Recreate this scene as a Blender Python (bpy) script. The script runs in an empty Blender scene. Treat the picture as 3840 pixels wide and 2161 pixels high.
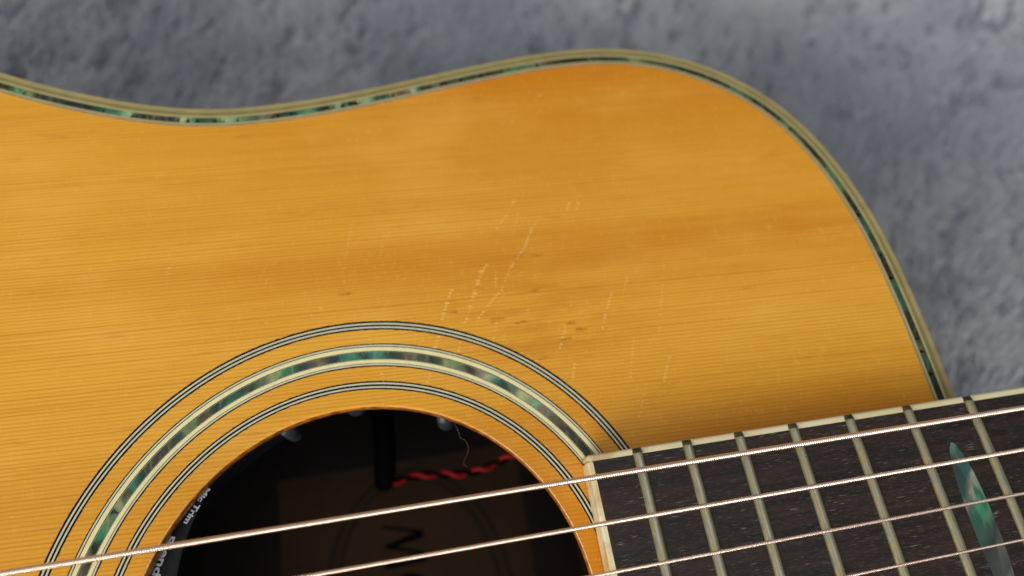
import bpy, bmesh, math, random
import numpy as np
from mathutils import Vector, Matrix, Euler

random.seed(7)
rng = np.random.default_rng(11)
MM = 0.001
sc = bpy.context.scene
COL = sc.collection

# ------------------------------------------------------------------ camera
cam_d = bpy.data.cameras.new('camera')
cam = bpy.data.objects.new('camera', cam_d)
COL.objects.link(cam)
cam.location = (23.648*MM, 12.847*MM, 168.746*MM)
cam.rotation_euler = (0.372351, -0.060333, -0.173963)
cam_d.sensor_width = 36.0
cam_d.lens = 18.0*1.35260
cam_d.clip_start = 0.005
cam_d.clip_end = 20.0
cam_d.dof.use_dof = True
cam_d.dof.focus_distance = 0.158
cam_d.dof.aperture_fstop = 6.2
sc.camera = cam

# ------------------------------------------------------------------ world and light
w = bpy.data.worlds.new('World')
sc.world = w
w.use_nodes = True
bg = w.node_tree.nodes['Background']
bg.inputs['Color'].default_value = (0.90, 0.95, 1.0, 1)
bg.inputs['Strength'].default_value = 0.19

def area(name, loc, target, size, power, color):
    d = bpy.data.lights.new(name, 'AREA')
    d.shape = 'RECTANGLE'; d.size = size[0]; d.size_y = size[1]
    d.energy = power; d.color = color
    o = bpy.data.objects.new(name, d); COL.objects.link(o)
    o.location = loc
    o.rotation_euler = (Vector(target)-Vector(loc)).to_track_quat('-Z', 'Y').to_euler()
    return o
area('window_light', (-1.05, -1.20, 0.80), (0.03, 0.05, 0.0), (1.3, 1.0), 45.0, (1.0, 0.98, 0.95))
area('overhead_light', (-0.30, -0.15, 1.55), (-0.30, -0.15, 0.0), (2.6, 2.4), 14.5, (1.0, 0.99, 0.97))

sc.view_settings.view_transform = 'Standard'
sc.view_settings.look = 'None'
sc.view_settings.exposure = 0.0
sc.view_settings.gamma = 1.0
sc.view_settings.use_curve_mapping = False

# ------------------------------------------------------------------ helpers
def tag(o, label=None, cat=None, kind=None, group=None):
    if label: o['label'] = label
    if cat: o['category'] = cat
    if kind: o['kind'] = kind
    if group: o['group'] = group
    return o

def mesh_obj(name, verts, faces, mat, parent=None, smooth=False, scale=MM):
    me = bpy.data.meshes.new(name)
    v = np.asarray(verts, dtype=float)*scale
    me.from_pydata(v.tolist(), [], [tuple(int(i) for i in f) for f in faces])
    me.update()
    if mat: me.materials.append(mat)
    if smooth: me.polygons.foreach_set('use_smooth', [True]*len(me.polygons))
    o = bpy.data.objects.new(name, me)
    COL.objects.link(o)
    if parent: o.parent = parent
    return o

def fast_mesh(name, verts, quads, mat, parent=None, smooth=False, scale=MM):
    """numpy mesh of quads"""
    me = bpy.data.meshes.new(name)
    v = (np.asarray(verts, dtype=np.float32)*scale)
    q = np.asarray(quads, dtype=np.int32)
    me.vertices.add(len(v)); me.vertices.foreach_set('co', v.ravel())
    me.loops.add(q.size); me.loops.foreach_set('vertex_index', q.ravel())
    me.polygons.add(len(q))
    me.polygons.foreach_set('loop_start', np.arange(0, q.size, q.shape[1], dtype=np.int32))
    me.polygons.foreach_set('loop_total', np.full(len(q), q.shape[1], dtype=np.int32))
    me.polygons.foreach_set('use_smooth', np.full(len(q), smooth))
    me.update(calc_edges=True); me.validate()
    if mat: me.materials.append(mat)
    o = bpy.data.objects.new(name, me)
    COL.objects.link(o)
    if parent: o.parent = parent
    return o

class NT:
    """small helper for node trees"""
    def __init__(s, name):
        s.m = bpy.data.materials.new(name); s.m.use_nodes = True
        s.t = s.m.node_tree; s.n = s.t.nodes; s.l = s.t.links
        s.b = s.n['Principled BSDF']
    def N(s, typ, **kw):
        n = s.n.new(typ)
        for k, v in kw.items(): setattr(n, k, v)
        return n
    def put(s, sock, v):
        if hasattr(v, 'is_output') or isinstance(v, bpy.types.NodeSocket): s.l.new(v, sock)
        else: sock.default_value = v
    def math(s, op, a, b=0.0, c=None, clamp=False):
        n = s.N('ShaderNodeMath', operation=op); n.use_clamp = clamp
        s.put(n.inputs[0], a); s.put(n.inputs[1], b)
        if c is not None: s.put(n.inputs[2], c)
        return n.outputs[0]
    def xyz(s, x, y, z):
        n = s.N('ShaderNodeCombineXYZ')
        s.put(n.inputs[0], x); s.put(n.inputs[1], y); s.put(n.inputs[2], z)
        return n.outputs[0]
    def noise(s, vec, scale, detail=2.0, rough=0.5, dims='3D'):
        n = s.N('ShaderNodeTexNoise'); n.noise_dimensions = dims
        if dims == '1D': s.put(n.inputs['W'], vec)
        else: s.put(n.inputs['Vector'], vec)
        n.inputs['Scale'].default_value = scale
        n.inputs['Detail'].default_value = detail
        n.inputs['Roughness'].default_value = rough
        return n.outputs[0]
    def step(s, v, a, b, lo=0.0, hi=1.0):
        n = s.N('ShaderNodeMapRange'); n.interpolation_type = 'SMOOTHSTEP'
        s.put(n.inputs[0], v)
        for i, x in zip((1, 2, 3, 4), (a, b, lo, hi)): n.inputs[i].default_value = x
        return n.outputs[0]
    def mix(s, f, a, b, mode='MIX'):
        n = s.N('ShaderNodeMix'); n.data_type = 'RGBA'; n.blend_type = mode
        s.put(n.inputs[0], f); s.put(n.inputs[6], a); s.put(n.inputs[7], b)
        return n.outputs[2]
    def objco(s):
        n = s.N('ShaderNodeTexCoord'); sp = s.N('ShaderNodeSeparateXYZ')
        s.l.new(n.outputs['Object'], sp.inputs[0])
        mm = [s.math('MULTIPLY', sp.outputs[i], 1000.0) for i in range(3)]
        return n.outputs['Object'], mm
    def bump(s, h, strength, dist):
        n = s.N('ShaderNodeBump'); n.inputs['Strength'].default_value = strength
        n.inputs['Distance'].default_value = dist
        s.l.new(h, n.inputs['Height']); s.l.new(n.outputs[0], s.b.inputs['Normal'])
    def set(s, **kw):
        names = dict(color='Base Color', rough='Roughness', metal='Metallic', coat='Coat Weight', coatr='Coat Roughness',
                     spec='Specular IOR Level', sheen='Sheen Weight', sss='Subsurface Weight', trans='Transmission Weight',
                     sheenr='Sheen Roughness')
        for k, v in kw.items(): s.put(s.b.inputs[names[k]], v)
        return s.m

def c4(r, g, b): return (r, g, b, 1.0)

def plain(name, col, rough=0.5, metal=0.0, var=0.12, nscale=400.0, **kw):
    t = NT(name); co, _ = t.objco()
    n = t.noise(co, nscale, 3.0)
    lo = c4(*[x*(1-var) for x in col]); hi = c4(*[min(1, x*(1+var)) for x in col])
    t.set(color=t.mix(t.step(n, 0.3, 0.7), lo, hi), rough=rough, metal=metal, **kw)
    return t.m

# ------------------------------------------------------------------ materials
def spruce(name, gain=1.0, red=1.0, pale_mix=0.0):
    t = NT(name); co, (x, y, z) = t.objco()
    ca, sa = math.cos(math.radians(2.9)), math.sin(math.radians(2.9))
    v = t.math('ADD', t.math('MULTIPLY', y, ca), t.math('MULTIPLY', x, sa))     # across the grain, mm
    u = t.math('SUBTRACT', t.math('MULTIPLY', x, ca), t.math('MULTIPLY', y, sa)) # along the grain, mm
    # slow wander of the rings
    wob = t.noise(t.xyz(t.math('MULTIPLY', u, 0.006), t.math('MULTIPLY', v, 0.05), 3.0), 1.0, 2.0)
    fine = t.noise(t.xyz(t.math('MULTIPLY', u, 0.25), t.math('MULTIPLY', v, 0.9), 5.0), 1.0, 2.0)
    v2 = t.math('ADD', v, t.math('ADD', t.math('MULTIPLY', wob, 1.6), t.math('MULTIPLY', fine, 0.16)))
    # uneven spacing
    sp = t.noise(t.math('MULTIPLY', v2, 0.16), 1.0, 1.0, dims='1D')
    ph = t.math('ADD', t.math('DIVIDE', v2, 0.95), t.math('MULTIPLY', sp, 1.2))
    fr = t.math('FRACT', ph)
    line = t.math('MULTIPLY', t.step(fr, 0.42, 0.86), t.step(fr, 1.0, 0.90))
    cell = t.noise(t.math('FLOOR', ph), 13.7, 0.0, dims='1D')
    amp = t.step(cell, 0.25, 0.80, 0.55, 0.95)
    brk = t.noise(t.xyz(t.math('MULTIPLY', u, 0.12), t.math('MULTIPLY', v, 0.8), 9.0), 1.0, 2.0)
    amp = t.math('MULTIPLY', amp, t.step(brk, 0.25, 0.75, 0.75, 1.05))
    line = t.math('MULTIPLY', line, amp)
    # wide tonal bands along the grain
    band = t.noise(t.xyz(t.math('MULTIPLY', u, 0.007), t.math('MULTIPLY', v, 0.11), 1.0), 1.0, 3.0, 0.6)
    band2 = t.noise(t.xyz(t.math('MULTIPLY', u, 0.022), t.math('MULTIPLY', v, 0.05), 7.0), 1.0, 2.0)
    streak = t.noise(t.xyz(t.math('MULTIPLY', u, 0.018), t.math('MULTIPLY', v, 0.75), 4.0), 1.0, 2.0)
    # silk: short pale flecks across the grain
    silk = t.noise(t.xyz(t.math('MULTIPLY', u, 1.5), t.math('MULTIPLY', v, 0.42), 2.0), 1.0, 3.0, 0.65)
    silk2 = t.noise(t.xyz(t.math('MULTIPLY', u, 0.30), t.math('MULTIPLY', v, 0.16), 12.0), 1.0, 2.0)
    g = gain
    base = c4(0.705*g, 0.350*g, 0.033*g*red)
    deep = c4(0.550*g, 0.192*g, 0.007*g*red)
    pale = c4(0.800*g, 0.440*g, 0.075*g*red)
    # broad figure of this board, partly painted reflection: deeper amber towards the bass edge, one darker streak
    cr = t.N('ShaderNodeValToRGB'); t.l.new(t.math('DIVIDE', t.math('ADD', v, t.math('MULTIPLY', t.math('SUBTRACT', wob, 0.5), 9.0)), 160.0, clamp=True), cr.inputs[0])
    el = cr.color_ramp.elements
    vs = [(0.0, .9), (.18, .95), (.25, .60), (.31, .22), (.36, .10), (.44, .16), (.50, .35), (.545, .85), (.575, .75), (.61, .30), (.66, .32), (.72, .45), (.80, .60), (.90, .88), (1.0, 1.0)]  # lowest stops paint in the brown shade beside the fretboard
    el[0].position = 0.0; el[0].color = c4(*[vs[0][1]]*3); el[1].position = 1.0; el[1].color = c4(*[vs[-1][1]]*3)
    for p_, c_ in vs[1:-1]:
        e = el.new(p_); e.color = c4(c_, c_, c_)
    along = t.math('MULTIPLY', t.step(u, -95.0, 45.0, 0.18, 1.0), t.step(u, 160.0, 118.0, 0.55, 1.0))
    fig_shade = t.math('MULTIPLY', cr.outputs[0], along)
    fig_shade = t.math('ADD', fig_shade, t.math('MULTIPLY', t.math('SUBTRACT', band, 0.5), 0.7), clamp=True)
    col = t.mix(fig_shade, base, deep)
    col = t.mix(t.step(band2, 0.45, 0.75, 0.0, 0.35), col, pale)
    col = t.mix(t.step(streak, 0.50, 0.80, 0.0, 0.35), col, deep)
    sk = t.math('MULTIPLY', t.step(silk, 0.50, 0.78), t.step(silk2, 0.40, 0.65))
    col = t.mix(t.math('MULTIPLY', sk, 0.62), col, pale)
    dark = c4(0.400*g, 0.115*g, 0.004*g*red)
    col = t.mix(t.math('MULTIPLY', line, 0.56), col, dark)
    # smudges of grime round the sound hole
    gr = t.noise(t.xyz(t.math('MULTIPLY', u, 0.06), t.math('MULTIPLY', v, 0.3), 20.0), 1.0, 3.0, 0.6)
    col = t.mix(t.step(gr, 0.58, 0.80, 0.0, 0.30), col, c4(0.33*g, 0.13*g, 0.02*g))
    # worn, slightly dirty picking area
    dx = t.math('SUBTRACT', x, 50.0); dy = t.math('SUBTRACT', y, 70.0)
    dd = t.math('SQRT', t.math('ADD', t.math('MULTIPLY', dx, dx), t.math('MULTIPLY', t.math('MULTIPLY', dy, dy), 1.6)))
    dn = t.noise(t.xyz(t.math('MULTIPLY', u, 0.05), t.math('MULTIPLY', v, 0.22), 40.0), 1.0, 4.0, 0.6)
    col = t.mix(t.math('MULTIPLY', t.step(dd, 42.0, 6.0), t.step(dn, 0.40, 0.66, 0.10, 0.60)), col, c4(0.50, 0.185, 0.012))
    if pale_mix: col = t.mix(pale_mix, col, c4(0.93, 0.60, 0.19))
    rn = t.noise(co, 60.0, 3.0)
    t.set(color=col, rough=t.step(rn, 0.3, 0.7, 0.40, 0.50), coat=0.05, coatr=0.25, spec=0.14)
    hn = t.math('ADD', t.math('MULTIPLY', line, -1.0), t.math('MULTIPLY', t.noise(co, 900.0, 2.0), 0.4))
    t.bump(hn, 0.18, 0.00006)
    return t.m

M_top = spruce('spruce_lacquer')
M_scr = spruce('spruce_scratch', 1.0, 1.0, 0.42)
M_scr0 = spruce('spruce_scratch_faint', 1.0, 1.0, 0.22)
M_ding = plain('ding_grime', (0.47, 0.190, 0.022), 0.55, var=0.3, nscale=1500, spec=0.12)
M_chip_glint = plain('chip_and_glint_pale', (0.70, 0.42, 0.19), 0.4, var=0.3, nscale=1500)
M_rim = plain('hole_edge_wood', (0.33, 0.105, 0.012), 0.42, var=0.55, nscale=420, coat=0.3, coatr=0.15)
M_black = plain('rosette_black', (0.003, 0.004, 0.003), 0.5, spec=0.12)
M_white = plain('rosette_white', (0.56, 0.54, 0.38), 0.35, var=0.05, spec=0.3)
M_cream = plain('rosette_cream', (0.74, 0.66, 0.33), 0.35, var=0.05, spec=0.3)
M_bindo = plain('binding_cream', (0.30, 0.24, 0.092), 0.40, var=0.10, nscale=150)
M_bindi = plain('binding_olive', (0.19, 0.157, 0.050), 0.40, var=0.12, nscale=150)
M_bindl = plain('binding_bright', (0.40, 0.335, 0.145), 0.35, var=0.06)
M_fbind = None
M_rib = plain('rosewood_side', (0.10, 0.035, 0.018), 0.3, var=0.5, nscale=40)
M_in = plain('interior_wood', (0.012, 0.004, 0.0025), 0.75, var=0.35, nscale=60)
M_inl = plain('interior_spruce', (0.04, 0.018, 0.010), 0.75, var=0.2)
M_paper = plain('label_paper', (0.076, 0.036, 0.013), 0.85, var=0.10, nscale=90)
M_ink = plain('label_ink', (0.004, 0.0035, 0.0035), 0.9, spec=0.1)
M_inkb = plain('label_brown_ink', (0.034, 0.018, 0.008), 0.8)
M_plast = plain('black_plastic', (0.0045, 0.005, 0.006), 0.5, var=0.2, spec=0.2)
M_print = plain('white_print', (0.46, 0.49, 0.54), 0.6, var=0.08, nscale=3000)
M_rubber = plain('dark_rubber', (0.020, 0.024, 0.029), 0.36, var=0.2, spec=0.35)
M_red = plain('red_insulation', (0.36, 0.010, 0.014), 0.5, spec=0.2)
M_blk = plain('black_insulation', (0.002, 0.002, 0.002), 0.75, spec=0.05)
M_lint = plain('lint_fibre', (0.22, 0.21, 0.20), 0.8)
M_ebony = plain('bridge_wood', (0.05, 0.028, 0.018), 0.4, var=0.4)
M_bone = plain('bone', (0.72, 0.66, 0.48), 0.35, var=0.05)
M_neck = plain('neck_mahogany', (0.19, 0.07, 0.028), 0.3, var=0.3, nscale=50)

def ivoroid():
    t = NT('fretboard_binding'); co, (x, y, z) = t.objco()
    n = t.noise(co, 220.0, 3.0); n2 = t.noise(co, 55.0, 2.0)
    col = t.mix(t.step(n2, 0.35, 0.7), c4(0.70, 0.60, 0.34), c4(0.76, 0.68, 0.43))
    # handling grime near the end of the board
    near = t.step(x, 80.0, 54.0)
    g = t.math('MULTIPLY', near, t.step(n, 0.42, 0.70))
    col = t.mix(t.math('MULTIPLY', g, 0.75), col, c4(0.50, 0.30, 0.10))
    t.set(color=col, rough=0.34, coat=0.15, coatr=0.15)
    return t.m
M_fbind = ivoroid()

def rosewood():
    t = NT('fretboard_rosewood'); co, (x, y, z) = t.objco()
    n1 = t.noise(t.xyz(t.math('MULTIPLY', x, 0.05), t.math('MULTIPLY', y, 0.7), z), 1.0, 4.0, 0.6)
    n2 = t.noise(t.xyz(t.math('MULTIPLY', x, 0.018), t.math('MULTIPLY', y, 0.10), 4.0), 1.0, 2.0)
    col = t.mix(t.step(n1, 0.35, 0.7), c4(0.008, 0.006, 0.0055), c4(0.026, 0.015, 0.011))
    col = t.mix(t.step(n2, 0.45, 0.7, 0.0, 0.65), col, c4(0.034, 0.015, 0.009))
    # pores filled with pale dust, short dashes along the board
    p = t.noise(t.xyz(t.math('MULTIPLY', x, 0.32), t.math('MULTIPLY', y, 3.4), 8.0), 1.0, 1.5, 0.5)
    q = t.noise(t.xyz(t.math('MULTIPLY', x, 0.10), t.math('MULTIPLY', y, 0.25), 2.0), 1.0, 2.0)
    pore = t.math('MULTIPLY', t.step(p, 0.61, 0.72), t.step(q, 0.42, 0.62))
    col = t.mix(t.math('MULTIPLY', pore, 0.7), col, c4(0.20, 0.17, 0.145))
    pd = t.noise(t.xyz(t.math('MULTIPLY', x, 0.30), t.math('MULTIPLY', y, 3.2), 30.0), 1.0, 1.0)
    col = t.mix(t.step(pd, 0.62, 0.72, 0.0, 0.8), col, c4(0.004, 0.003, 0.003))
    p2 = t.noise(t.xyz(t.math('MULTIPLY', x, 0.55), t.math('MULTIPLY', y, 6.5), 18.0), 1.0, 2.0)
    col = t.mix(t.step(p2, 0.56, 0.72, 0.0, 0.40), col, c4(0.13, 0.105, 0.085))
    t.set(color=col, rough=t.step(n2, 0.3, 0.7, 0.42, 0.55), spec=0.32)
    t.bump(t.math('ADD', t.math('MULTIPLY', pd, -1.0), t.math('MULTIPLY', n1, 0.4)), 0.5, 0.00012)
    return t.m
M_rose = rosewood()

def pearl():
    t = NT('abalone'); co, (x, y, z) = t.objco()
    oi = t.N('ShaderNodeObjectInfo')
    n = t.noise(co, 160.0, 2.0, 0.5); n2 = t.noise(co, 300.0, 2.0)
    wv = t.N('ShaderNodeTexWave'); wv.inputs['Scale'].default_value = 130.0
    wv.inputs['Distortion'].default_value = 9.0; wv.inputs['Detail'].default_value = 2.0
    t.l.new(co, wv.inputs['Vector'])
    va = t.N('ShaderNodeVertexColor'); va.layer_name = 'shell'
    oc = t.mix(1.0, va.outputs[0], oi.outputs['Color'], 'MULTIPLY')
    dk = t.mix(1.0, oc, c4(0.62, 0.68, 0.62), 'MULTIPLY')
    lt = t.mix(0.12, oc, c4(0.50, 0.56, 0.40))
    col = t.mix(t.step(n, 0.36, 0.66), dk, oc)
    f = t.math('MULTIPLY', t.step(wv.outputs[1], 0.55, 0.95), t.step(n2, 0.42, 0.68))
    col = t.mix(t.math('MULTIPLY', f, 0.75), col, lt)
    n4 = t.noise(co, 210.0, 2.0, 0.6)
    col = t.mix(t.step(n4, 0.50, 0.68, 0.0, 0.8), col, t.mix(1.0, col, c4(2.0, 1.25, 1.25), 'MULTIPLY'))
    n5 = t.noise(t.xyz(t.math('ADD', x, 31.0), y, 9.0), 0.33, 2.0, 0.6)
    col = t.mix(t.step(n5, 0.50, 0.66, 0.0, 0.8), col, t.mix(1.0, col, c4(0.85, 1.35, 1.15), 'MULTIPLY'))
    t.set(color=col, rough=0.32, spec=0.22)
    return t.m
M_pearl = pearl()
PAL = dict(B=(0.105, 0.075, 0.042), D=(0.020, 0.022, 0.013), G=(0.045, 0.200, 0.085), g=(0.075, 0.150, 0.070), N=(0.018, 0.026, 0.026),
           S=(0.200, 0.270, 0.120), s=(0.110, 0.150, 0.095), O=(0.062, 0.070, 0.034), o=(0.095, 0.105, 0.055), T=(0.050, 0.190, 0.130),
           t=(0.030, 0.095, 0.062), k=(0.020, 0.060, 0.040), P=(0.052, 0.045, 0.036), p=(0.190, 0.150, 0.105), d=(0.035, 0.050, 0.032),
           L=(0.170, 0.200, 0.095), l=(0.190, 0.230, 0.095), n=(0.035, 0.045, 0.042), M=(0.260, 0.380, 0.240), Y=(0.400, 0.390, 0.200))

def fretmetal():
    t = NT('fret_nickel_tarnished'); co, (x, y, z) = t.objco()
    n = t.noise(t.xyz(t.math('MULTIPLY', x, 1.8), t.math('MULTIPLY', y, 0.30), 2.0), 1.0, 4.0, 0.6)
    n2 = t.noise(co, 700.0, 3.0, 0.7)
    n3 = t.noise(t.xyz(x, t.math('MULTIPLY', y, 0.6), 5.0), 0.6, 3.0)
    col = t.mix(t.step(n, 0.38, 0.62), c4(0.31, 0.265, 0.13), c4(0.22, 0.22, 0.15))
    col = t.mix(t.step(n3, 0.48, 0.68, 0.0, 0.6), col, c4(0.33, 0.23, 0.07))
    col = t.mix(t.step(n2, 0.66, 0.76, 0.0, 0.45), col, c4(0.42, 0.15, 0.06))
    t.set(color=col, rough=t.step(n, 0.3, 0.7, 0.42, 0.30), metal=0.45, spec=0.5)
    t.bump(n2, 0.25, 0.00008)
    return t.m
M_fret = fretmetal()
def crown():
    t = NT('fret_crown_worn'); co, (x, y, z) = t.objco()
    n = t.noise(t.xyz(t.math('MULTIPLY', x, 2.5), t.math('MULTIPLY', y, 0.22), 2.0), 1.0, 4.0, 0.6)
    n2 = t.noise(co, 500.0, 3.0, 0.7)
    col = t.mix(t.step(n, 0.40, 0.62), c4(0.36, 0.31, 0.19), c4(0.40, 0.41, 0.38))
    t.set(color=col, rough=t.step(n, 0.35, 0.65, 0.45, 0.24), metal=t.step(n, 0.35, 0.65, 0.45, 0.95))
    t.bump(n2, 0.15, 0.00006)
    return t.m
M_crown = crown()
M_frend = plain('fret_end_verdigris', (0.070, 0.068, 0.026), 0.5, metal=0.35, var=0.5, nscale=700)

def bronze():
    t = NT('phosphor_bronze'); co, _ = t.objco()
    n = t.noise(co, 150.0, 2.0)
    t.set(color=t.mix(n, c4(0.94, 0.69, 0.55), c4(0.99, 0.79, 0.66)), rough=0.22, metal=1.0)
    return t.m
M_bronze = bronze()
M_steel = plain('plain_steel', (0.72, 0.70, 0.67), 0.25, metal=1.0, var=0.04)

def wool():
    t = NT('blanket_wool'); co, (x, y, z) = t.objco()
    n = t.noise(co, 9.0, 3.0); n2 = t.noise(co, 60.0, 3.0)
    col = t.mix(t.step(n, 0.38, 0.62), c4(0.385, 0.410, 0.455), c4(0.510, 0.525, 0.545))
    col = t.mix(t.step(n2, 0.35, 0.65, 0.0, 0.35), col, c4(0.28, 0.295, 0.34))
    t.set(color=col, rough=0.95, sheen=0.25, sheenr=0.5, spec=0.1)
    return t.m
M_wool = wool()
M_wool_base = plain('blanket_backing', (0.25, 0.265, 0.30), 0.95, spec=0.05)

# ------------------------------------------------------------------ guitar outline (mm, origin at the sound hole centre, x to the headstock)
half = [(152.3, 0), (152.5, 15), (152.6, 30), (152.8, 45), (152.4, 62), (151.3, 77), (148.7, 91), (144.6, 104.5), (138.5, 117.3), (129.5, 129),
        (117.5, 138.6), (104.5, 145.2), (89, 149.3), (73, 150.2), (58, 149.2), (44, 147.6), (30, 145.7), (18.2, 144), (6.6, 142.6), (-6, 141.7),
        (-17, 141.3), (-26.5, 141.6), (-35, 142.8), (-47.4, 145.8), (-60, 150.2), (-75, 156.3), (-87, 162.2), (-104, 171.0), (-130, 183.5),
        (-160, 193.5), (-195, 199), (-230, 198), (-268, 185), (-302, 158), (-328, 118), (-343, 65), (-348, 20), (-348.5, 0)]
loop = half + [(x, -y) for x, y in half[-2:0:-1]]
def catmull(P, per):
    P = np.array(P, float); n = len(P); out = []
    for i in range(n):
        p0, p1, p2, p3 = P[i-1], P[i], P[(i+1) % n], P[(i+2) % n]
        k = max(2, int(np.hypot(*(p2-p1))/per))
        for t in np.arange(k)/k:
            out.append(0.5*((2*p1)+(-p0+p2)*t+(2*p0-5*p1+4*p2-p3)*t*t+(-p0+3*p1-3*p2+p3)*t**3))
    return np.array(out)
OUT = catmull(loop, 1.6)
# smooth and resample evenly
for _ in range(40): OUT = 0.5*OUT+0.25*(np.roll(OUT, 1, 0)+np.roll(OUT, -1, 0))
def resample(P, step):
    Q = np.vstack([P, P[:1]]); s = np.r_[0, np.cumsum(np.hypot(*np.diff(Q, axis=0).T))]
    n = int(s[-1]/step); t = np.arange(n)*s[-1]/n
    return np.c_[np.interp(t, s, Q[:, 0]), np.interp(t, s, Q[:, 1])], t, s[-1]
OUT, ARC, PERIM = resample(OUT, 1.2)
tan = np.roll(OUT, -1, 0)-np.roll(OUT, 1, 0); tan /= np.hypot(*tan.T)[:, None]
NRM = np.c_[-tan[:, 1], tan[:, 0]]                                   # candidate inward normal
if ((OUT+NRM*5)**2).sum() > (OUT**2).sum(): NRM = -NRM
NO = len(OUT)
def off(d): return OUT+NRM*d

def ring_strip(name, d0, d1, z, thick, mat, parent, idx=None, cut=0.0):
    """strip following the outline between the inward offsets d0 and d1, with real thickness"""
    closed = idx is None
    ii = np.arange(NO) if closed else np.asarray(idx)
    a = OUT[ii % NO]+NRM[ii % NO]*d0; b = OUT[ii % NO]+NRM[ii % NO]*d1
    if cut: b = b+tan[ii % NO]*cut
    n = len(ii)
    V = np.vstack([np.c_[a, np.full(n, z)], np.c_[b, np.full(n, z)], np.c_[a, np.full(n, z-thick)], np.c_[b, np.full(n, z-thick)]])
    F = []
    m = n if closed else n-1
    for i in range(m):
        j = (i+1) % n
        F += [(i, j, n+j, n+i), (2*n+i, 3*n+i, 3*n+j, 2*n+j), (i, 2*n+i, 2*n+j, j), (n+i, n+j, 3*n+j, 3*n+i)]
    if not closed: F += [(0, n, 3*n, 2*n), (n-1, 3*n-1, 4*n-1, 2*n-1)]
    return fast_mesh(name, V, F, mat, parent)

def annulus(name, r0, r1, z, thick, mat, parent, a0=0.0, a1=360.0, n=None, rag=(0, 0), skew=0.0):
    full = a1-a0 >= 359.99
    n = n or max(2, int(abs(a1-a0)/0.5))
    t = np.radians(np.linspace(a0, a1, n, endpoint=not full)) if full else np.radians(np.linspace(a0, a1, n+1))
    k = len(t)
    def ragged(r, amp):
        if not amp: return np.full(k, r)
        q = rng.normal(0, 1, k); q = 0.5*q+0.3*np.roll(q, 1)+0.3*np.roll(q, -1)
        return r+amp*q
    R0, R1 = ragged(r0, rag[0]), ragged(r1, rag[1])
    ti = t+np.radians(np.linspace(skew[0], skew[1], k) if isinstance(skew, tuple) else skew)
    a = np.c_[R0*np.cos(ti), R0*np.sin(ti)]; b = np.c_[R1*np.cos(t), R1*np.sin(t)]
    V = np.vstack([np.c_[a, np.full(k, z)], np.c_[b, np.full(k, z)], np.c_[a, np.full(k, z-thick)], np.c_[b, np.full(k, z-thick)]])
    F = []
    m = k if full else k-1
    for i in range(m):
        j = (i+1) % k
        F += [(i, k+i, k+j, j), (2*k+i, 2*k+j, 3*k+j, 3*k+i), (i, j, 2*k+j, 2*k+i), (k+i, 3*k+i, 3*k+j, k+j)]
    if not full: F += [(0, 2*k, 3*k, k), (k-1, 2*k-1, 4*k-1, 3*k-1)]
    return fast_mesh(name, V, F, mat, parent)

# ------------------------------------------------------------------ the guitar
guitar = bpy.data.objects.new('acoustic_guitar', None)
COL.objects.link(guitar)
guitar.empty_display_size = 0.05
guitar.location = (0, 0, -0.104)
tag(guitar, 'worn amber spruce acoustic guitar with abalone rosette and binding lying on a grey blanket', 'guitar')
class P:            # parent shim: parts are built in world coordinates, the guitar origin lies on the blanket
    pass
def part(o, parent=None):
    """parent o to the guitar (or to one of its parts) keeping its world place"""
    o.parent = parent or guitar
    if parent is None: o.location = (0, 0, 0.104)
    return o

# top plate with the sound hole
HR = 51.0
NA = NO
ang = np.arctan2(off(5.75)[:, 1], off(5.75)[:, 0])
edge = off(5.75)
hole_dir = np.c_[np.cos(ang), np.sin(ang)]
rings = []
prof = [(HR, -3.0), (HR-0.05, -1.5), (HR+0.02, -0.55), (HR+0.15, -0.22), (HR+0.40, -0.05), (HR+0.75, 0.0)]
for r, z in prof: rings.append(np.c_[hole_dir*r, np.full(NA, z)])
for f in (0.04, 0.1, 0.2, 0.35, 0.5, 0.65, 0.8, 0.9, 1.0):
    st = hole_dir*(HR+0.75); rings.append(np.c_[st+(edge-st)*f, np.zeros(NA)])
edge3 = np.c_[edge, np.full(NA, -3.0)]; rings.append(edge3)
V = np.vstack(rings); F = []
for k in range(len(rings)-1):
    a = k*NA
    i = np.arange(NA); j = (i+1) % NA
    F.append(np.c_[a+i, a+j, a+NA+j, a+NA+i])
k = len(rings)-1; i = np.arange(NA); j = (i+1) % NA
F.append(np.c_[k*NA+i, k*NA+j, j, i])
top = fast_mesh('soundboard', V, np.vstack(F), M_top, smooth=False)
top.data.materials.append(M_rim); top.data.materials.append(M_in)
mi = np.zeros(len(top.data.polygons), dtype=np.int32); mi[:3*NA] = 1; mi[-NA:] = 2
top.data.polygons.foreach_set('material_index', mi)
sm = np.zeros(len(mi), dtype=bool); sm[:5*NA] = True
top.data.polygons.foreach_set('use_smooth', sm)
bm = bmesh.new(); bm.from_mesh(top.data); bmesh.ops.recalc_face_normals(bm, faces=bm.faces); bm.to_mesh(top.data); bm.free()
part(top)

def shell_colour(o, k, ca, c, cb):
    """shell colour of a piece, running into its neighbours' colours at its two ends (k stations, four rows)"""
    ca, c, cb = np.array(ca), np.array(c), np.array(cb)
    f = np.linspace(0, 1, k)[:, None]; wa = np.clip(0.45-f/0.6, 0, 1); wb = np.clip(0.45-(1-f)/0.6, 0, 1)
    row = c*(1-wa-wb)+ca*wa+cb*wb
    col = np.ones((4*k, 4), dtype=np.float32); col[:, :3] = np.tile(row, (4, 1))
    at = o.data.color_attributes.new('shell', 'FLOAT_COLOR', 'POINT')
    at.data.foreach_set('color', col.ravel())

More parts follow.
